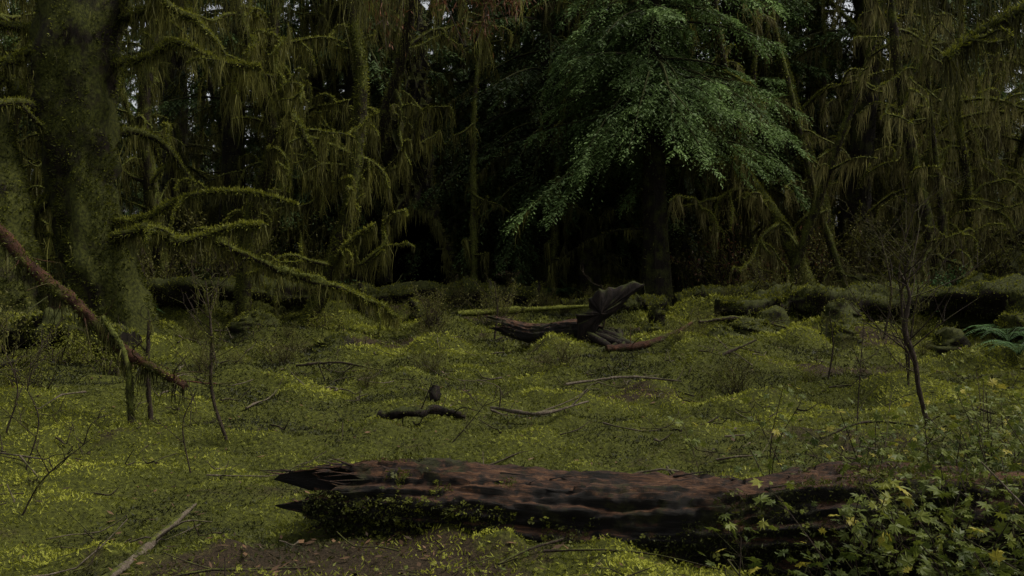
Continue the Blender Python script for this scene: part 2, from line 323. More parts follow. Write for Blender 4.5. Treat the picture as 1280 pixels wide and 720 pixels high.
n_,m_=V.shape[:2];cnt=110000
i=rng.integers(0,n_-1,cnt);j=rng.integers(0,m_,cnt);P=V[i,j]+rng.normal(size=(cnt,3))*.012
ms=fbm(P[:,0]*2.2+3,P[:,2]*3+P[:,1]*3,51)+.5;topness=(V[i,j]-V[i].mean(1))[:,2]
right=np.clip((P[:,0]-.6)/1.6,0,1)*.22
k=((ms>.47-right)&(topness<.13))|((ms>.63-right));P=P[k];topn=topness[k];N_=nrm(P-V[i[k]].mean(1))
D=nrm(N_+rng.normal(size=P.shape)*.8+np.array([0,0,-.2]));S=nrm(np.cross(D,rng.normal(size=P.shape)))
blades(acc,P,D,S,.010+.020*rng.random(len(P)),.004+.007*rng.random(len(P)),1,np.clip(.02+.2*rng.random(len(P))+.6*topn,0,1))
kk=rng.random(len(P))<.035;PP=P[kk]+N_[kk]*.02
scatter(acc,TV,TF,PP,.010+.012*rng.random(len(PP)),rng,2,.18+.3*rng.random(len(PP)),.8)
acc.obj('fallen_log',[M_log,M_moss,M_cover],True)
acc,V=rotlog((-.62,15.9,.32),(1.35,15.2,.28),.16,.2,15,.6,160,50,.08)
acc.obj('rotten_red_log',[M_log],True)
def snag():
    rng=np.random.default_rng(4);acc=Acc()
    out=np.array([(.80,-.15),(.95,.30),(1.30,.68),(1.66,.98),(1.50,1.02),(1.22,.93),(.98,.90),(.80,.76),(.83,.60),(.58,.50),(.66,.38),(.60,-.15)])
    N_=7;P=np.concatenate([np.linspace(out[k],out[(k+1)%len(out)],N_,endpoint=False) for k in range(len(out))])
    nzv=rng.normal(size=P.shape);nzv=(nzv+np.roll(nzv,1,0)+np.roll(nzv,2,0))*.007;P=P+nzv
    c=np.array([.98,.55]);m=len(P);rings=[]
    ridge=rng.normal(size=m);ridge=(ridge+np.roll(ridge,1)+np.roll(ridge,2)+np.roll(ridge,3))*.012
    for q,f in enumerate((.02,.35,.65,.85,.96,1,.96,.85,.65,.35,.02)):
        dy=.15*math.cos(math.pi*q/10)*-1
        w=1.0-.6*np.clip(P[:,0]-.9,0,1)
        core=c+(P-c)*f
        rings.append(np.stack([core[:,0],dy*w*(1-.3*f)+ridge*f,core[:,1]],1)+rng.normal(size=(m,3))*.004)
    V=np.stack(rings)+np.array([.35,15.0,.05]);k=len(rings);i=np.arange(k-1)[:,None];j=np.arange(m)[None];j2=(j+1)%m
    acc.add(V,np.stack([i*m+j,i*m+j2,(i+1)*m+j2,(i+1)*m+j],-1).reshape(-1,4),0,.5)
    for q in range(6):
        a=-1+q*.6;tube(acc,[(1.1+.1*q,15,.3),(1.2+.35*math.cos(a)+.1*q,15-.3,.15),(1.2+.9*math.cos(a),14.9-.4*math.sin(a)-.3,-.02)],[.07,.05,.02],10,7,0,.5,rng,.2)
    return acc.obj('broken_root_snag',[M_snag],True)
snag()
def branchobj(name,pts,rads,mt,seed,rough=.2,n=24,m=9,fz=0,dr=0,twigs=0,fl=.03,lmax=.5,tb=.5):
    rng=np.random.default_rng(seed);acc=Acc();t_=tube(acc,pts,rads,n,m,0,.5,rng,rough)
    if fz: fuzz(acc,t_,int(fz*t_['len']),fl,.012,1,rng,.2,tb)
    if dr: drape(acc,t_,int(dr*t_['len']),14,.05,lmax,.012,2,rng,tb)
    for q in range(twigs):
        k=int(rng.integers(2,n-2));P=t_['C'][k];D=nrm(t_['T'][k]*.5+rng.normal(size=3)*.8);L=.2+.5*rng.random()
        tube(acc,[P,P+D*L*.5+rng.normal(size=3)*.04,P+D*L],[.008,.003],7,4,0,.5,rng)
    return acc.obj(name,[mt,M_moss,M_hang],True)
branchobj('dead_branch',[(1.35,14.2,.15),(1.9,14.4,.17),(2.4,14.6,.33),(2.75,14.9,.5)],[.05,.06,.04,.02],M_redwood,1,twigs=5)
branchobj('dead_branch',[(2.2,13.0,.12),(2.7,13.1,.17),(3.3,13.4,.35)],[.04,.035,.012],M_twig,2,twigs=5)
branchobj('dead_branch',[(-2.05,4.55,.03),(-1.95,4.9,.06),(-1.93,5.3,.08),(-1.9,5.9,.12)],[.025,.028,.022,.010],M_twigpale,3,twigs=2)
branchobj('dead_branch',[(-.2,9.6,.08),(.25,9.2,.09),(.75,9.7,.12)],[.018,.02,.008],M_twigpale,4,twigs=4)
branchobj('dead_branch',[(-1.25,9.3,.04),(-.95,9.2,.10),(-.65,9.3,.09),(-.45,9.4,.03)],[.03,.05,.035,.02],M_snag,6,rough=.5,fz=200,twigs=3,tb=.2)
branchobj('dead_branch',[(-5.6,7.6,.35),(-4.6,7.4,.22),(-3.4,7.2,.1)],[.012,.012,.005],M_twigpale,16,twigs=3)
branchobj('dead_branch',[(-1.0,18.2,.35),(0,18.6,.38),(1.6,18.9,.45)],[.05,.06,.03],M_limb,18,fz=500,twigs=2)
branchobj('dead_branch',[(3.2,17.0,.3),(4.0,17.2,.35),(4.7,16.9,.2)],[.03,.035,.015],M_twig,19,fz=200,twigs=5)
branchobj('dead_branch',[(2.5,8.0,.1),(3.0,8.2,.2),(3.6,8.1,.12)],[.014,.012,.006],M_twig,20,fz=60,twigs=6)
branchobj('dead_branch',[(-2.6,11.9,.2),(-2.1,12,.22),(-1.5,11.8,.14)],[.02,.018,.008],M_twig,23,fz=60,twigs=4)
branchobj('dead_branch',[(.6,11.0,.1),(1.3,11.3,.14),(1.9,11.1,.12)],[.015,.018,.008],M_twigpale,24,twigs=5)
rng=np.random.default_rng(3)
acc=Acc();t_=tube(acc,[(-.83,10.4,.0),(-.81,10.4,.08),(-.80,10.42,.17)],[.06,.075,.04],10,14,0,.5,rng,.3);fuzz(acc,t_,40,.02,.01,1,rng,.3,.1);acc.obj('wood_stump_fragment',[M_snag,M_moss],True)
branchobj('leaning_dead_branch',[(-5.5,9.7,2.45),(-4.85,9.5,1.75),(-4.5,9.4,1.40),(-4.1,9.3,1.12),(-3.6,9.1,.72),(-2.9,8.8,.40)],[.07,.065,.058,.055,.05,.03],M_redwood,21,rough=.18,n=60,m=12,fz=620,dr=14,twigs=13,tb=.28)
branchobj('mossy_dead_branch',[(-3.75,9.1,1.0),(-3.5,9.0,.6),(-3.45,8.95,.0)],[.022,.026,.03],M_bark,22,fz=250,dr=28,lmax=.35,tb=.28)

# ---------------- mossy logs
def mosslog(name,pts,rads,seed,dens=2200,rough=.34):
    rng=np.random.default_rng(seed);p=np.array(pts,float);acc=Acc();tb=tube(acc,p,rads,70,20,0,.5,rng,rough)
    fuzz(acc,tb,int(dens*tb['len']),.05,.02,1,rng,.3,.46,seed)
    drape(acc,tb,int(8*tb['len']),12,.08,.35,.022,1,rng,.3)
    for q in range(int(.8*tb['len'])):
        i=int(rng.integers(3,66));P=tb['C'][i]+np.array([0,0,tb['r'][i]*.6]);L=.2+.4*rng.random();D=nrm(rng.normal(size=3)*.6+np.array([0,0,.8]))
        tube(acc,[P,P+D*L*.5+rng.normal(size=3)*.05,P+D*L],[.02,.006],7,5,0,.5,rng,.2)
    return acc.obj(name,[M_barkdark,M_moss],True)
mosslog('mossy_log',[(3.9,18.9,.45),(4.7,19.0,.44),(5.5,19.1,.54),(6.5,19.0,.46),(8,18.9,.6),(10,18.6,.55),(13,18.2,.65)],[.17,.30,.24,.33,.27,.35,.33],31)
mosslog('mossy_log',[(8.1,16.6,.1),(8.5,16.6,.35),(9.0,16.9,.42),(10.2,17.5,.5)],[.15,.30,.36,.38],32)
mosslog('mossy_log',[(7.5,30,1.6),(9,29.6,1.5),(11,29,1.75),(16,28,1.9)],[.3,.4,.33,.42],33,1200)
mosslog('mossy_log',[(-3.9,22,.5),(-1.5,22.6,.45),(.8,22.4,.4)],[.2,.24,.18],34,1500)
mosslog('mossy_log',[(1.0,20.3,.3),(2.2,20.5,.36),(3.2,20.9,.35)],[.14,.18,.12],35,1500)
mosslog('mossy_log',[(-7.2,12.8,.5),(-5.6,12.2,.62),(-4.6,12.0,.45)],[.22,.22,.15],36,2500)
mosslog('mossy_log',[(-9,20.5,.5),(-6,20,.7),(-4,20.4,.55)],[.25,.26,.2],37,1500)
mosslog('mossy_log',[(3.4,20.7,.4),(4.8,21,.55),(6.4,20.8,.45)],[.15,.25,.2],38,2000)
def mound(name,x,y,rx,h,seed):
    rng=np.random.default_rng(seed);acc=Acc();z=float(height(x,y))
    tb=tube(acc,[(x,y,z-.1),(x+.05*rng.normal(),y,z+h*.5),(x+.1*rng.normal(),y,z+h)],[rx,rx*.75,rx*.3],14,18,0,.5,rng,.3)
    fuzz(acc,tb,int(4200*rx*max(h,.3)*2),.05,.018,1,rng,.4,.5,seed);drape(acc,tb,10,10,.05,.25,.016,1,rng,.35)
    acc.obj(name,[M_barkdark,M_moss],True)
for q,(x,y,rx,h) in enumerate([(4.3,21.8,.6,.5),(3.4,22.5,.5,.45),(8.0,23.0,.7,.6),(2.5,17.4,.3,.25),(3.3,15.2,.3,.3),(-1.9,19.5,.25,.5),(-.4,20,.16,.65),(.5,21,.15,.5),(-2.8,15.5,.35,.25),(-6.5,11.4,.5,.4),(-5.5,9.4,.45,.35),(5.2,15.8,.4,.35),(6.6,15.2,.4,.3),(-7.4,16.6,.6,.5),(6,22.5,.5,.5),(-4.6,17.6,.4,.4),(2.9,19.2,.2,.55),(1.3,19,.3,.3),(-3,19.5,.14,.6),(4.7,18.2,.4,.3),(3.9,16.2,.5,.4),(5.9,17.6,.5,.5),(7.2,20.6,.6,.8),(9.2,19.6,.6,.9),(11,22,.8,.9)]):
    mound('mossy_stump',x,y,rx,h,300+q)

# ---------------- maples
def limb(acc,p,d,L,r,rng,depth,fz,dr,lmax,tb0,wd=.014):
    k=6;pts=[p];dd=nrm(np.array(d,float))
    for q in range(k):
        dd=nrm(dd+rng.normal(size=3)*.34+np.array([0,0,.10-.09*q]));pts.append(pts[-1]+dd*L/k)
    tb=tube(acc,pts,[r,r*.75,r*.55,r*.35],max(10,int(L*9)),7,0,.5,rng,.25)
    fuzz(acc,tb,int(fz*L*(.5+r*8)),.045,.014,1,rng,.15,.55)
    drape(acc,tb,int(dr*L),13,.06,lmax,wd,2,rng,tb0)
    if depth>0:
        for q in range(int(2+L*1.1)):
            x=.25+.7*rng.random();i=int(x*(len(tb['C'])-1))
            D=nrm(tb['T'][i]*.7+rng.normal(size=3)*.7)
            limb(acc,tb['C'][i],D,L*(.3+.3*rng.random()),max(.012,r*.5),rng,depth-1,fz,dr,lmax*.8,tb0,wd)
def maple(name,pts,rads,seed,nl=9,LL=(1.2,3.2),fz=260,dr=9,lmax=1.0,tb0=.5,limbs=(),flare=.3,hm=None,depth=1,bm=None,zlo=.2,m=14,wd=.014,dd=3,asmesh=False,sub=2,ft=.42):
    rng=np.random.default_rng(seed);acc=Acc()
    tb=tube(acc,pts,rads,60,m,0,.5,rng,.16,flare=flare)
    fuzz(acc,tb,int(fz*tb['len']*(1+rads[0]*6)),.055,.018,1,rng,0,ft,seed if m>18 else 0)
    drape(acc,tb,int(dd*tb['len']),14,.1,lmax*.6,wd,2,rng,tb0-.1,.03,.9)
    for q in range(nl):
        x=zlo+(.95-zlo)*rng.random();i=int(x*59);a=rng.random()*6.28
        d=np.array([math.cos(a),math.sin(a),.35*rng.normal()+.1])
        limb(acc,tb['C'][i],d,LL[0]+(LL[1]-LL[0])*rng.random(),max(.025,min(.09,rads[0]*.3)),rng,depth,fz,dr,lmax,tb0,wd)
    for lb in limbs:
        P,r=lb[:2];lm=lb[2] if len(lb)>2 else .55
        jit=np.array(P,float);jit[1:-1]+=rng.normal(size=(len(P)-2,3))*.06
        t2=tube(acc,jit,[r,r*.8,r*.95,r*.6,r*.7,r*.35],46,10,0,.5,rng,.38)
        fuzz(acc,t2,int(fz*1.5*t2['len']),.065,.016,1,rng,.2,.5)
        drape(acc,t2,int(dr*2.8*t2['len']),14,.06,lm,wd,2,rng,tb0+.05)
        for q in range(sub):
            i=int(rng.integers(8,38));limb(acc,t2['C'][i],rng.normal(size=3)*np.array([1,1,.6]),.3+.5*rng.random(),r*.35,rng,0,fz,dr,.4,tb0,wd)
    mats=[bm or M_bark,M_moss,hm or M_hang]
    return acc.mesh(name,mats,True) if asmesh else acc.obj(name,mats,True)
maple('bigleaf_maple_tree',[(-5.7,14.9,-.1),(-6.0,14.9,.9),(-6.35,14.95,2.0),(-6.5,15,3.5),(-6.42,15,5.4),(-6.2,15.2,8),(-5.6,15.5,12),(-5.4,16,16)],[.46,.44,.50,.60,.64,.5,.35,.15],41,nl=9,LL=(1.5,3.0),fz=650,dr=9,lmax=.8,flare=.5,bm=M_barkbig,m=28,dd=6,zlo=.36,ft=.30,
 limbs=[([(-5.9,14.7,1.7),(-5.3,14.5,1.72),(-4.7,14.4,1.66),(-4.1,14.4,1.80),(-3.62,14.5,1.92)],.075),
        ([(-5.9,14.8,1.95),(-5.4,14.9,2.1),(-4.8,15,2.42),(-3.9,15,2.44),(-3.2,15,2.22)],.045),
        ([(-6.2,14.8,4.3),(-5.4,14.7,4.4),(-4.8,14.6,4.6),(-4.2,14.7,4.35),(-3.7,14.8,4.25)],.06),
        ([(-6.8,14.8,4.6),(-7.3,14.6,4.3),(-7.6,14.5,3.7),(-7.7,14.5,3.2)],.08),
        ([(-6.3,14.9,5.6),(-5.2,14.9,5.7),(-3.9,14.8,5.6),(-2.6,14.9,5.8),(-1.4,15.1,5.6)],.08,1.7),
        ([(-6.3,14.9,6.2),(-5.0,15.4,6.1),(-3.6,15.8,6.3),(-2.2,16,6.0)],.08,2.0),
        ([(-6.3,14.9,4.9),(-5.5,14.9,5.0),(-4.9,14.8,5.3)],.07,1.0)])
maple('bigleaf_maple_tree',[(-7.35,14.4,0),(-7.3,14.4,1.2),(-7.6,14.6,3),(-8.3,15,6),(-8.8,15.5,12)],[.40,.36,.35,.3,.12],42,nl=3,LL=(1,2.0),fz=500,dr=8,bm=M_barkbig,m=20,dd=5,zlo=.5,ft=.28)
maple('vine_maple_tree',[(-3.83,18.6,.1),(-3.4,18.6,1.2),(-3.0,18.6,2.45),(-2.78,18.6,4.7),(-2.93,18.7,6.2),(-2.5,18.8,9.5)],[.14,.13,.13,.12,.09,.04],43,nl=12,LL=(.8,2.0),fz=500,dr=12,lmax=.9,tb0=.6,dd=10,
 limbs=[([(-4.9,16.2,1.75),(-4.2,16.3,1.35),(-3.2,16.5,.95),(-2.4,17,.75),(-2.0,17.3,.35)],.07),
        ([(-3.3,18.5,1.2),(-2.9,18.4,1.6),(-2.5,18.3,2.0)],.05)])
maple('vine_maple_tree',[(-5.3,19.5,.2),(-5.1,19.4,2),(-4.6,19.2,3.6),(-4.9,19,5.2),(-5.3,19,7),(-5,19,10)],[.13,.12,.11,.10,.08,.03],44,nl=13,LL=(.8,2.2),fz=450,dr=12,lmax=.9,tb0=.55,dd=10)
maple('vine_maple_tree',[(-3.4,15.8,6.8),(-3.75,15.8,5.0),(-3.65,15.7,4.0),(-3.35,15.6,3.5),(-3.05,15.6,3.0)],[.09,.08,.07,.06,.03],45,nl=8,LL=(.5,1.4),fz=420,dr=14,lmax=.9,flare=0,tb0=.6)
maple('bigleaf_maple_tree',[(8.2,12,0),(8.0,12,2),(8.1,12,4.5),(8.4,12,8),(8.2,12,13)],[.35,.3,.28,.22,.08],46,nl=6,LL=(1,2.2),fz=350,dr=8,bm=M_barkbig,m=20,dd=4,zlo=.5,ft=.2,tb0=.3,
 limbs=[([(8.1,12,4.2),(7.2,11.9,4.5),(6.3,11.8,4.5),(5.5,11.7,4.2),(5.0,11.6,3.8)],.06,1.7),([(8.1,12,4.9),(7.0,12.2,5.2),(5.9,12.1,5.0),(4.9,12.1,4.7)],.06,1.5)])
def wander(H,r,seed,x=0,y=0,z=0,k=.22):
    q=np.random.default_rng(seed);p=[(x,y,z-.1)];dx,dy=q.normal()*.25,q.normal()*.15
    for s in range(1,6):
        dx+=q.normal()*k;dy+=q.normal()*k*.6;p.append((p[-1][0]+dx*H/8,p[-1][1]+dy*H/8,z+H*s/5))
    return p
def rmaple(x,y,H,r,seed,**k):
    maple('vine_maple_tree',wander(H,r,seed,x,y,float(height(x,y))),[r,r*.85,r*.7,r*.5,r*.2],seed,**k)
for q,(x,y,H,r) in enumerate([(-9.5,19,10,.2),(-8,23,11,.18),(-6.2,24,10,.16),(-4.3,23.5,11,.16),(-3.2,27,10,.15),(-11,16,9,.2)]):
    rmaple(x,y,H,r,100+q,nl=13,LL=(1,2.6),fz=220,dr=12,lmax=1.0,tb0=.5,wd=.02,flare=.2,dd=8)
for q,(x,y,H,r) in enumerate([(6.9,22,10,.18),(8.2,25,11,.2),(9.8,21.5,7,.12),(11.5,24,8,.14),(13.5,21,8,.13),(7.4,28,12,.2),(10.8,29,11,.18),(14.5,27,10,.16),(10.4,23,6,.10),(8.6,21.8,5,.08)]):
    rmaple(x,y,H,r,140+q,nl=16,LL=(1,2.8),fz=380,dr=8,lmax=1.0,tb0=.62,hm=M_hangbrown,wd=.016,flare=.2,zlo=.10,dd=4,ft=.5)
PO=[maple('mossy_pole',wander(9,.09,500+q,k=.10),[.10,.085,.07,.05,.02],500+q,nl=13,LL=(.5,1.6),fz=170,dr=9,lmax=1.0,tb0=.52,hm=(M_hang,M_hangbrown)[q%2],depth=0,wd=.018,flare=.2,zlo=.08,m=9,dd=6,asmesh=True) for q in range(4)]
rng=np.random.default_rng(55)
def gz(x,y):return float(height(x,y))-.05
for q in range(62):
    y=rng.uniform(20.5,37);x=rng.uniform(-.56,.56)*y
    if (-3.3<x<5.6 and y<28): continue
    kk=int(rng.integers(0,2))*2+(1 if x>4.5 else 0)
    inst('mossy_vine_maple_tree',PO[kk],(x,y,gz(x,y)),rng.random()*6.28,rng.uniform(.8,1.3),(rng.normal()*.06,rng.normal()*.08))
for (x,y,s) in [(-.9,23.2,.9),(-1.3,27,.9),(.4,26.5,.85),(5.5,24.2,.9),(.9,24.5,.95)]:
    inst('mossy_vine_maple_tree',PO[0 if x<3 else 1],(x,y,gz(x,y)),rng.random()*6.28,s,(0,rng.normal()*.06))

# ---------------- conifers
def conifer(name,seed,H,r0,cb,spread,nb,droop=.45,dead=16,nm=0,leaf=.1,lean=0,moss=.5,step=.12,lowdense=1.0,irr=.5,clump=0):
    rng=np.random.default_rng(seed);acc=Acc()
    pts=[(lean*H*s*.1*(1-s),.15*math.sin(3*s+seed),H*s-.3) for s in np.linspace(0,1,7)]
    tb=tube(acc,pts,[r0,r0*.85,r0*.7,r0*.5,r0*.2,.02],46,18,0,.5,rng,.10,flare=.5)
    fuzz(acc,tb,int(1300*H*r0*.5),.07,.03,2,rng,0,.25)
    drape(acc,tb,int(H*2),12,.1,.6,.024,2,rng,.4,.02,.5)
    Cz=tb['C'][:,2]
    for b in range(nb):
        s=rng.random()**(1.25*lowdense);z=cb+(H-cb-.3)*s;L=spread*(1-s*.92)**.8*(1.1-irr*1.2+irr*1.4*rng.random());a=rng.random()*6.283
        if clump: z=z+.5*math.sin(a*3+z*1.3);L*=.75+.45*vn(a*1.6,z*.7,seed)
        c=np.array([np.interp(z,Cz,tb['C'][:,0]),np.interp(z,Cz,tb['C'][:,1]),z])
        R=np.array([math.cos(a),math.sin(a),0]);Tn=np.array([-R[1],R[0],0]);t=np.linspace(0,1,8)[:,None]
        dz=.22*rng.random();dr=droop*(.4+1.0*rng.random());bend=rng.normal()
        f=lambda t:c+R*L*t+Tn*L*.14*np.sin(2*t)*bend+np.array([0,0,1])*(L*(dz*t-dr*t**2))
        tube(acc,f(t),[.018+.009*L,.006],8,5,0,.5,rng,cap=False)
        big=1 if z<11 else 1.8
        ns=max(6,int(L/(step*big)*2));ts=.12+.88*rng.random(ns)**.8;ts=ts[:,None]
        B0=f(ts);sg=np.where(rng.random((ns,1))<.5,-1,1)
        D=nrm(R*(.45+.5*ts)+Tn*sg*(.95-.4*ts)+np.array([0,0,-1])*(.15+.65*rng.random((ns,1)))+rng.normal(size=(ns,3))*.12)
        ln=(.12+.34*np.sin(np.pi*ts**.8)*(.35+.9*rng.random((ns,1))))*min(L,3.2)*.62+.06
        nl=11;u=np.linspace(.08,1,nl)[None,:,None]
        P=B0[:,None]+D[:,None]*ln[:,None]*u+np.array([0,0,-1])*(ln[:,None]*.45*u**2)
        s2=np.where(np.arange(nl)%2,-1,1)[None,:,None];pr=nrm(np.cross(D,[0,0,1.]))[:,None]
        LD=nrm(D[:,None]*.7+pr*s2*.75+rng.normal(size=P.shape)*.24+np.array([0,0,-.3]));
        S=nrm(np.cross(LD,np.array([0,0,1.])+rng.normal(size=P.shape)*.35))
        LL=(leaf*big*(1.25-.6*u)*(.6+.8*rng.random((ns,nl,1)))).reshape(-1)
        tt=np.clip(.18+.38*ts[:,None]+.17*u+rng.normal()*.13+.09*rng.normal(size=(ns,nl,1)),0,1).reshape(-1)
        blades(acc,P.reshape(-1,3),LD.reshape(-1,3),S.reshape(-1,3),LL,LL*.34,1,tt)
        if rng.random()<moss and z<12:
            drape(acc,dict(C=f(t),r=np.full(8,.02),len=L),int(3*L),12,.1,.8,.02,2,rng,.45)
    for b in range(dead):
        z=1.2+(min(cb+4,9)-1.2)*rng.random();L=(.8+1.8*rng.random());a=rng.random()*6.283
        c=np.array([np.interp(z,Cz,tb['C'][:,0]),np.interp(z,Cz,tb['C'][:,1]),z])
        t2=tube(acc,[c,c+np.array([math.cos(a),math.sin(a),-.1])*L*.5,c+np.array([math.cos(a+.2),math.sin(a+.2),-.35])*L],[.03,.015,.006],9,5,0,.5,rng,.2,cap=False)
        fuzz(acc,t2,int(120*L),.05,.02,2,rng,0,.3);drape(acc,t2,int(7*L),14,.15,1.0,.02,2,rng,.42)
    return acc.mesh(name,[M_barkdark,M_needleb if nm else M_needle,M_hang],False)
C_main=conifer('western_hemlock',201,14,.28,4.5,3.2,260,.55,12,1,.10,step=.10,moss=.15,lowdense=1.5,irr=.75,clump=1)
C_dark=conifer('hemlock_dark',206,14,.25,2.3,3.2,130,.6,8,0,.11,step=.13,moss=.5,lowdense=1.2,irr=.7,clump=1)
C_b=conifer('conifer_tall',202,21,.36,6.0,2.9,75,.55,30,0,.13,moss=.7,step=.17,lowdense=1.2)
C_c=conifer('conifer_young',203,9,.12,.5,1.9,90,.5,3,0,.11,moss=.5,step=.16)
C_d=conifer('conifer_mossy',204,19,.28,3.6,2.8,75,.6,26,0,.13,moss=.8,step=.18,lowdense=1.2,lean=.6)
C_e=conifer('conifer_dense',205,17,.26,1.4,3.0,110,.5,10,0,.14,moss=.6,step=.18,lowdense=1.1)
inst('western_hemlock_tree',C_main,(3.3,22.6,gz(3.3,22.6)),1.9)
inst('western_hemlock_tree',C_main,(4.6,27.0,gz(4.6,27.0)),2.4,1.1,(0,radians(4)))
inst('hemlock_tree',C_dark,(.9,25.8,gz(.9,25.8)),4.2,1.05)
inst('hemlock_tree',C_dark,(-.9,27.5,gz(-.9,27.5)),1.2,1.0)
inst('hemlock_tree',C_dark,(-2.9,28.5,gz(-2.9,28.5)),3.2,1.1)
inst('hemlock_tree',C_dark,(2.2,29.5,gz(2.2,29.5)),5.2,1.1)
inst('hemlock_tree',C_dark,(-4.9,27.5,gz(-4.9,27.5)),.3,1.0)
PL=[('b',-7.5,26,.9),('d',-5.2,25.5,.8),('b',-3.7,25.5,1.0),('b',1.6,27.3,1.0),('d',2.0,25.6,.8),('b',5.9,26.5,1.0),
('b',7.2,31,1.2),('d',9.3,31,1.1),('b',-10,29,1.1),('b',-12.5,21,1.0),('d',-15,18,.9),('b',16,30,1.1),('e',17,24,.9),('b',19,20,1.1),('b',3.6,31,1.1),
('b',8.9,26.5,1.1),('b',6.8,29,1.2),('b',11.9,27.5,1.15),('d',13.6,30,1.2),
('c',6.8,34,1),('c',-6.5,29,.9),('c',-10.5,26,.8),('c',8.9,35,1.0),('c',13,30,.7),('c',11.2,33,.9),('c',14.5,35,1.0),('c',15.6,42,1.3),('c',13.6,44,1.2),('c',17.6,46,1.3),('c',15.8,50,1.4),('c',19.5,52,1.4),('c',17.8,56,1.5)]
for q,xx in enumerate(np.arange(-22,23,3.4)):
    if 11.8<xx<14.3: continue
    PL.append(('e',float(xx)+.6*math.sin(q*3),37+3.5*math.sin(q*2.3),1.35))
NM={'b':('spruce_tree',C_b),'c':('young_hemlock_tree',C_c),'d':('mossy_hemlock_tree',C_d),'e':('fir_tree',C_e)}
rng=np.random.default_rng(5)
for k,x,y,s in PL: inst(NM[k][0],NM[k][1],(x,y,gz(x,y)),rng.random()*6.28,s,(rng.normal()*.02,rng.normal()*.03))
fc=bpy.data.collections.new('distant_and_unseen_trees')
def finst(me,loc,rot,sc):
    o=bpy.data.objects.new('distant_or_unseen_tree',me);o.location=loc;o.rotation_euler=(0,0,rot);o.scale=(sc,)*3;fc.objects.link(o)
cnt=0
for q in range(900):
    x=rng.uniform(-62,62);y=rng.uniform(42,90)
    if cnt>=110:break
    if abs(x)>y*.75+5: continue
    if abs(x-.365*y)<1.6 and rng.random()<.7: continue
    cnt+=1;me=[C_b,C_e,C_c,C_d,C_e,C_e][int(rng.integers(0,6))];finst(me,(x,y,gz(x,y)),rng.random()*6.28,rng.uniform(1.0,1.5))
for (x,y) in [(-13,8),(-14,1),(14.5,10),(14,3),(-9,-9),(-1,-11),(7,-10),(-18,13),(20,11),(-19,3),(20,3),(0,-18),(-20,22),(22,24),(-22,8),(24,12)]:  # unseen trees beside and behind the camera, added to block low sky light
    finst([C_b,C_e,C_d][int(rng.integers(0,3))],(x,y,0),rng.random()*6.28,rng.uniform(.9,1.15))
e=bpy.data.objects.new('distant_and_unseen_forest',None);e.instance_type='COLLECTION';e.instance_collection=fc;scene.collection.objects.link(e)

# ---------------- hollow trunk
def hollow():
    rng=np.random.default_rng(61);acc=Acc();n,m=40,48
    z=np.linspace(-.1,7.5,n)[:,None];th=np.linspace(0,2*np.pi,m,endpoint=False)[None]
    r=.52+.45*np.exp(-z/.8)*(1+.3*np.cos(4*th))*.6+.25*np.exp(-((z-1.2)/1.1)**2)
    r=r*(1+.12*rng.normal(size=(n,m)))
    cx,cy=-2.35,24.6
    V=np.stack([cx+r*np.cos(th)-.05*z,cy+r*np.sin(th),z+0*th],-1)
    i=np.arange(n-1)[:,None];j=np.arange(m)[None];j2=(j+1)%m
    f=np.stack([i*m+j,i*m+j2,(i+1)*m+j2,(i+1)*m+j],-1).reshape(-1,4)
    c=V.reshape(-1,3)[f].mean(1);op=(c[:,1]<cy-.1)&(((c[:,0]-cx-.05)/.68)**2+(np.clip(c[:,2]-1.0,0,9)/1.3)**2<1)
    acc.add(V,f[~op],0,.5)
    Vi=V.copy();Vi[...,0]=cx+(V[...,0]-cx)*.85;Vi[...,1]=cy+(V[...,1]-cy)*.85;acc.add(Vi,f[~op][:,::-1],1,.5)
    for q in range(60):
        a=rng.random()*3.14;x=cx+.05+.72*math.cos(a);zz=1.0+1.3*math.sin(a)
        ribbons(acc,np.array([[x,cy-.75,zz+.1]])+rng.normal(size=(8,3))*.05,.1+.25*rng.random(8),.02,2,.5,rng)
    cnt=8000;k=rng.integers(0,(~op).sum(),cnt);P=c[~op][k]+rng.normal(size=(cnt,3))*.05;N_=nrm(P-np.array([cx,cy,0])*[1,1,0]-P*[0,0,1]);D=nrm(N_+rng.normal(size=(cnt,3))*.5);blades(acc,P,D,nrm(np.cross(D,rng.normal(size=(cnt,3)))),.04+.05*rng.random(cnt),.02+0*P[:,0],2,.4+.3*rng.random(cnt))
    m2,nt,N,Lk=mat('hollow_shade_black');p=N.new('ShaderNodeBsdfPrincipled');p.inputs['Roughness'].default_value=1;p.inputs['Specular IOR Level'].default_value=0  # near-black inner wall: darkness of the cavity painted into the colour
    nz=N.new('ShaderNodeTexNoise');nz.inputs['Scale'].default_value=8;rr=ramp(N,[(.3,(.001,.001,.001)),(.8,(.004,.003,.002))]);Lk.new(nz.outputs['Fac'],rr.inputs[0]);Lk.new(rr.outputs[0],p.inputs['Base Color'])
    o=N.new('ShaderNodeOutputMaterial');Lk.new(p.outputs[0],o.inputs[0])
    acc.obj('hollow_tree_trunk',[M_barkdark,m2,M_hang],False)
hollow()
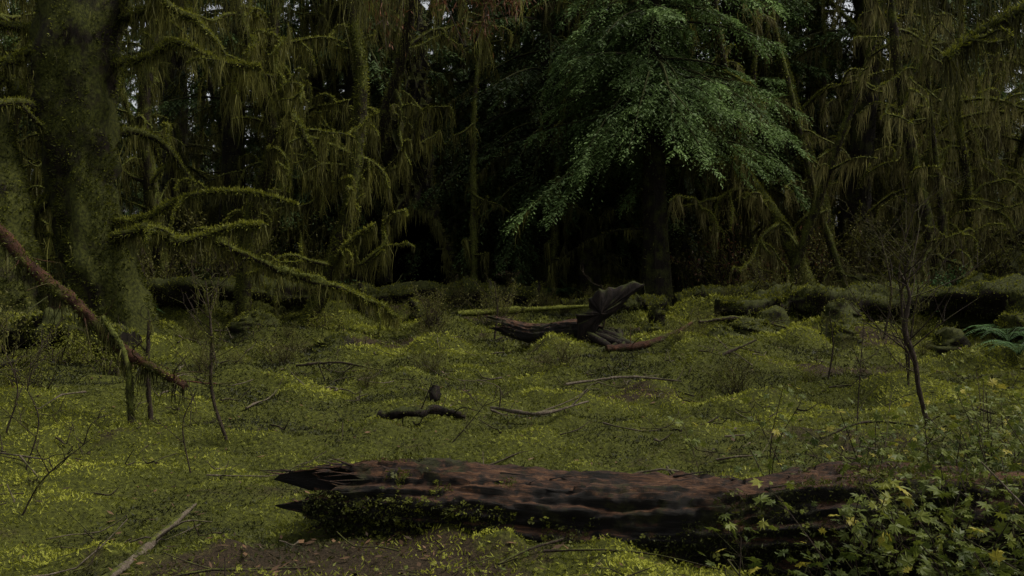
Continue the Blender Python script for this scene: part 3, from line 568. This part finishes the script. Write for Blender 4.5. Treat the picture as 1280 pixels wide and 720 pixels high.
def cedar():
    rng=np.random.default_rng(71);acc=Acc()
    for q in range(10):
        p0=np.array([-2.1+.26*q,16.0+.3*rng.normal(),5.7+.05*q]);p1=p0+np.array([.25*rng.normal(),-.2,-.5-.7*rng.random()])
        t=tube(acc,[p0,(p0+p1)/2+rng.normal(size=3)*.1,p1],[.02,.006],8,5,0,.5,rng,cap=False)
        n=240 if q>3 else 60;u=rng.random(n);P=t['C'][(u*7).astype(int)]+rng.normal(size=(n,3))*.12
        D=nrm(rng.normal(size=(n,3))*.6+np.array([0,0,-1]));blades(acc,P,D,nrm(np.cross(D,rng.normal(size=(n,3)))),.06+.12*rng.random(n),.016+0*u,1,rng.random(n))
        drape(acc,t,5,10,.2,.9,.016,2,rng,.6)
    tube(acc,[(3.3,22.6,8.6),(1.2,20,7.4),(0,16.4,6.1),(-2.1,16,5.7)],[.08,.05,.03,.02],16,6,0,.5,rng)
    acc.obj('dead_cedar_branch',[M_twig,M_red,M_hang],False)
cedar()

# ---------------- ferns and shrubs
def fern(seed,nf=16,L=.9):
    rng=np.random.default_rng(seed);acc=Acc()
    for q in range(nf):
        a=q*2.4+rng.normal()*.2;R=np.array([math.cos(a),math.sin(a),0]);Tn=np.array([-R[1],R[0],0]);l=L*(.7+.5*rng.random());k=26
        t=np.linspace(0,1,k)[:,None];C=R*l*t*.85+np.array([0,0,1])*l*(.95*t-.85*t**2)
        tube(acc,C[::5],[.006,.003],6,4,0,.2,rng,cap=False)
        w=(.16*np.sin(np.pi*(t*.9+.08))**.7*l)[:,0]
        for s in(-1,1):
            D=nrm(np.tile(Tn*s+R*.35,(k,1))+rng.normal(size=(k,3))*.08+np.array([0,0,-.15]));S=np.tile(R,(k,1));blades(acc,C,D,S,w,.035*l+0*w,0,np.clip(.4+.3*rng.random(k),0,1))
    return acc.mesh('sword_fern',[M_fern])
F=[fern(1),fern(2,12,.7)]
rng=np.random.default_rng(91)
for (x,y,s) in [(9.0,20.0,1.5),(9.8,19.5,1.5),(10.5,20.2,1.6),(9.6,21.2,1.5),(8.3,20.4,1.3),(7.6,19.8,1.1),(11.2,19.4,1.5),(-8.2,12.5,.8),(-7.0,18.5,1),(7.8,23,.9),(-3,24,1),(4.2,22.3,.8),(6.2,24,1),(-9,17,1),(1.0,24,.8),(-4.5,21,.8),(.2,22.8,.7),(6.9,13.5,.7),(7.3,14.6,.8),(6.2,20.3,.9)]:
    inst('sword_fern',F[int(rng.integers(0,2))],(x,y,gz(x,y)+.15),rng.random()*6,s)
def brush(seed,mt,H=1.3,n=26,leafs=40,ls=.05):
    rng=np.random.default_rng(seed);acc=Acc()
    for q in range(n):
        a=rng.random()*6.28;t=.2+.7*rng.random();l=H*(.5+.6*rng.random());D=np.array([math.cos(a)*t,math.sin(a)*t,1])
        p=np.array([.15*rng.normal(),.15*rng.normal(),0]);pts=[p,p+D*l*.5+rng.normal(size=3)*.06,p+D*l*.9+rng.normal(size=3)*.15+np.array([D[0]*.2,D[1]*.2,-.1])]
        tb=tube(acc,pts,[.012,.008,.003],9,4,0,.5,rng,cap=False)
        k=leafs;i=rng.integers(3,9,k);P=tb['C'][i]+rng.normal(size=(k,3))*.09
        Dl=nrm(rng.normal(size=(k,3))+np.array([0,0,-.3]));blades(acc,P,Dl,nrm(np.cross(Dl,rng.normal(size=(k,3)))),ls*(.6+rng.random(k)),ls*.55+0*P[:,0],1,np.clip(.25+.35*rng.random(k)+.2*(P[:,2]/H),0,1))
        drape(acc,tb,2,8,.05,.35,.012,2,rng,.45)
    return acc.mesh('shrub',[M_twig,mt,M_hang])
SB=[brush(1,M_needle),brush(2,M_fern,1.0,22,50,.06),brush(3,M_hang,1.6,30,50,.05),brush(4,M_red,1.3,24,16,.05),brush(5,M_moss,.8,24,60,.035)]
nm=['huckleberry_shrub','salal_shrub','mossy_shrub','dry_leaf_shrub','mossy_shrub']
for q in range(130):
    x=rng.uniform(-17,18);y=rng.uniform(20.5,36);k=int(rng.choice([0,2,4,2,1]));s=rng.uniform(.5,1.3);rt_=rng.random()*6
    if 4.5<x<12 and rng.random()<.4:k=3
    if -3.4<x<-1.3 and y<25.5: continue
    if -1.3<=x<4 and y<27: s*=.45
    inst(nm[k],SB[k],(x,y,gz(x,y)),rt_,s)
for (x,y,k,s) in [(-5.2,11.5,4,.7),(-4.4,11.0,4,.6),(-6.2,11.8,2,.7),(-7,10.5,2,.8),(-3.3,17.6,4,.8),(-1.4,17.5,2,.5),(-.2,18.3,2,.6),(2.7,15.6,4,.5),(3.3,16.4,4,.6),(5,20,4,.9),(-4.9,9.9,4,.5),(7.6,17.2,4,.6),(5.6,24,3,1.5),(6.3,24.6,3,1.6),(5.2,25,2,1.6),(7.2,24.5,2,1.4),(8.6,19.9,1,1.0),(9.9,18.3,1,.8)]:
    inst(nm[k],SB[k],(x,y,gz(x,y)),rng.random()*6,s)
for q in range(70):
    y=rng.uniform(11,21);x=rng.uniform(-.5,.55)*y;inst('mossy_shrub',SB[(4,2)[q%2]],(x,y,gz(x,y)),rng.random()*6,rng.uniform(.12,.38))

# ---------------- saplings
def sapling(pts,rads,seed,nb=7,LL=.6,mossy=.3):
    rng=np.random.default_rng(seed);acc=Acc();tb=tube(acc,pts,rads,24,7,0,.5,rng,.15)
    for q in range(nb):
        i=int(rng.integers(7,23));a=rng.random()*6.28;l=LL*(.4+.8*rng.random());D=np.array([math.cos(a),.6*math.sin(a),.35+.7*rng.random()])
        P=tb['C'][i];t2=tube(acc,[P,P+D*l*.4+rng.normal(size=3)*.04,P+D*l*.75+np.array([0,0,.1*l])+rng.normal(size=3)*.06],[max(.004,rads[0]*.3),.002],9,5,0,.5,rng)
        for w in range(4):
            P2=t2['C'][int(rng.integers(3,9))];d2=nrm(D+rng.normal(size=3)*.6)*l*.35;tube(acc,[P2,P2+d2*.5+rng.normal(size=3)*.02,P2+d2],[.003,.0015],5,4,0,.5,rng,cap=False)
        if rng.random()<mossy: drape(acc,t2,3,6,.03,.16,.006,2,rng,.5);fuzz(acc,t2,50,.018,.005,1,rng)
    fuzz(acc,tb,int(200*mossy*tb['len']),.02,.007,1,rng,0,.4)
    if mossy>.5: drape(acc,tb,int(5*tb['len'])+2,6,.03,.2,.006,2,rng,.5)
    return acc.obj('bare_sapling',[M_twig,M_moss,M_hang],True)
sapling([(3.80,9,-.03),(3.70,9,.35),(3.66,9,.6),(3.56,9,.9),(3.60,9,1.2),(3.50,9,1.42)],[.024,.022,.026,.020,.010],1,15,.95,.4)
sapling([(3.0,8.6,0),(3.02,8.6,.5),(3.05,8.6,1.0)],[.006,.005,.003],2,5,.4,.1)
sapling([(-2.46,8.5,-.02),(-2.58,8.5,.4),(-2.56,8.45,.9),(-2.62,8.5,1.35)],[.016,.014,.010,.005],3,13,.5,.8)
sapling([(-3.4,9.3,0),(-3.42,9.3,.5),(-3.4,9.3,.95)],[.025,.02,.015],4,5,.35,1.0)
sapling([(-2.35,7.2,0),(-2.40,7.2,.35),(-2.3,7.2,.6)],[.006,.005,.003],5,5,.3,.1)
sapling([(-.5,8.3,0),(-.36,8.3,.16),(-.2,8.3,.36)],[.006,.005,.003],6,5,.3,.1)
sapling([(4.4,11,0),(4.42,11,.6),(4.5,11,1.2)],[.015,.012,.006],7,8,.6,.8)
sapling([(5.2,13,0),(5.1,13,1),(5.3,13,1.8)],[.02,.016,.008],8,9,.9,.8)
sapling([(-3.0,6.0,0),(-2.85,6.0,.25),(-2.55,6.0,.5)],[.006,.005,.002],9,6,.35,.1)
sapling([(-.3,17,.0),(-.25,17,.5),(-.3,17,1.0)],[.02,.016,.008],10,7,.5,.8)
sapling([(1.6,17.8,.0),(1.7,17.8,.5),(1.6,17.8,.9)],[.02,.016,.008],11,7,.5,.8)
sapling([(-3.9,13,.1),(-3.95,13,.6),(-3.9,13,1.1)],[.02,.016,.008],12,7,.5,.9)
sapling([(-5.0,9.0,.2),(-5.05,9,.8),(-5.0,9,1.5)],[.014,.012,.006],13,8,.6,.8)
sapling([(3.9,12.2,0),(3.95,12.2,.4),(3.9,12.2,.8)],[.012,.01,.005],14,6,.4,.5)
sapling([(-4.2,8.2,.1),(-4.1,8.2,.5),(-4.3,8.2,1.0)],[.008,.006,.003],15,9,.5,.3)
sapling([(-3.6,7.3,.0),(-3.5,7.3,.4),(-3.7,7.3,.8)],[.006,.005,.003],16,7,.4,.2)
sapling([(6.0,16,.1),(6.1,16,.9),(5.9,16,1.8)],[.02,.016,.008],17,10,1.0,.9)
sapling([(7.2,18,.1),(7.0,18,1.2),(7.3,18,2.4)],[.025,.02,.008],18,12,1.2,1.0)

# ---------------- foreground leafy shrub, right
def mapleleaf():
    ang=np.radians([-90,-50,-62,-28,0,28,12,45,60,78,90,102,120,135,168,152,180,208,242,230]);rad=np.array([.12,.42,.75,.42,.62,.9,.55,.55,.95,.6,1.1,.6,.95,.55,.9,.55,.62,.42,.75,.42])
    idx=np.argsort(ang);ang=ang[idx];rad=rad[idx];v=[(0,0,0)]+[(r*math.cos(a),r*math.sin(a),-.22*r*r+.07*math.sin(5*a)) for a,r in zip(ang,rad)]
    n=len(ang);return np.array(v),[[0,1+k,1+(k+1)%n] for k in range(n)]
MV,MF=mapleleaf()
def shrub(cx,cy,sx,sy,h,nst,nl,seed,ls=.035):
    rng=np.random.default_rng(seed);acc=Acc();Ps=[]
    for q in range(nst):
        x=cx+sx*rng.normal()*.5;y=cy+sy*rng.normal()*.5;z=gz(x,y);l=h*(.45+.6*rng.random())
        tip=np.array([x+.25*rng.normal(),y+.2*rng.normal(),z+l]);tb=tube(acc,[(x,y,z),(x*.5+tip[0]*.5+.04*rng.normal(),y,z+l*.6),tip],[.005,.0035,.002],12,5,0,.5,rng)
        k=nl;i=rng.integers(3,12,k);P=tb['C'][i]+rng.normal(size=(k,3))*np.array([.10,.10,.05]);Ps.append(P)
        for a,b in zip(tb['C'][i],P): acc.add([a,a+[.0015,0,.001],b+[.001,0,0],b],[[0,1,2,3]],0,.5)
    P=np.concatenate(Ps);t=np.clip(.12+.38*rng.random(len(P))+.38*(P[:,2]/h-.5),0,1);t[rng.random(len(P))<.06]=1
    scatter(acc,MV,MF,P,ls*(.35+1.0*rng.random(len(P))),rng,1,t,.6)
    return acc.obj('leafy_maple_shrub',[M_twig,M_maple],False)
shrub(2.15,4.6,.75,.3,.78,50,20,1,.042)
shrub(2.5,4.2,.5,.3,.6,28,18,2,.044)
shrub(2.3,5.75,.9,.35,.92,60,22,3,.034)
shrub(3.0,5.4,.6,.6,1.0,50,22,4,.038)
shrub(3.3,7.2,1.1,.6,.5,46,16,5,.032)
shrub(4.2,6.6,.8,.6,.75,34,18,8,.036)
shrub(-.35,4.75,.35,.12,.12,10,6,6,.022)
shrub(.35,4.6,.3,.1,.12,8,6,7,.022)
branchobj('bare_arching_twig',[(1.95,4.1,.78),(2.1,4.0,.60),(2.25,3.9,.42),(2.4,3.85,.30)],[.004,.005,.005],M_twigpale,51,twigs=2,m=6)

# ---------------- world, light, camera
import mathutils
w=bpy.data.worlds.new("World");scene.world=w;w.use_nodes=True;nt=w.node_tree;nt.nodes.clear()
EL=radians(57);AZ=radians(92)
sk=nt.nodes.new('ShaderNodeTexSky');sk.sky_type='NISHITA';sk.sun_disc=False;sk.sun_elevation=EL;sk.sun_rotation=AZ;sk.air_density=1.0;sk.dust_density=3;sk.ozone_density=1
hs=nt.nodes.new('ShaderNodeHueSaturation');hs.inputs['Saturation'].default_value=.18
bg=nt.nodes.new('ShaderNodeBackground');bg.inputs[1].default_value=.145;o=nt.nodes.new('ShaderNodeOutputWorld')
nt.links.new(sk.outputs[0],hs.inputs['Color']);nt.links.new(hs.outputs[0],bg.inputs[0]);nt.links.new(bg.outputs[0],o.inputs[0])
sl=bpy.data.lights.new('sun','SUN');sl.energy=3.0;sl.angle=radians(20);sl.color=(1,.94,.80);so=bpy.data.objects.new('sun',sl);scene.collection.objects.link(so)
d=mathutils.Vector((math.sin(AZ)*math.cos(EL),math.cos(AZ)*math.cos(EL),math.sin(EL)));so.rotation_euler=d.to_track_quat('Z','Y').to_euler()
cam=bpy.data.cameras.new('camera');cam.lens=35;cam.sensor_width=36;cam.clip_end=600;co=bpy.data.objects.new('camera',cam);co.location=(0,0,1.7);co.rotation_euler=(radians(90-2.76),0,0);scene.collection.objects.link(co);scene.camera=co
scene.view_settings.view_transform='Standard';scene.view_settings.look='None';scene.view_settings.exposure=0
print('faces',sum(len(m.polygons) for m in bpy.data.meshes))
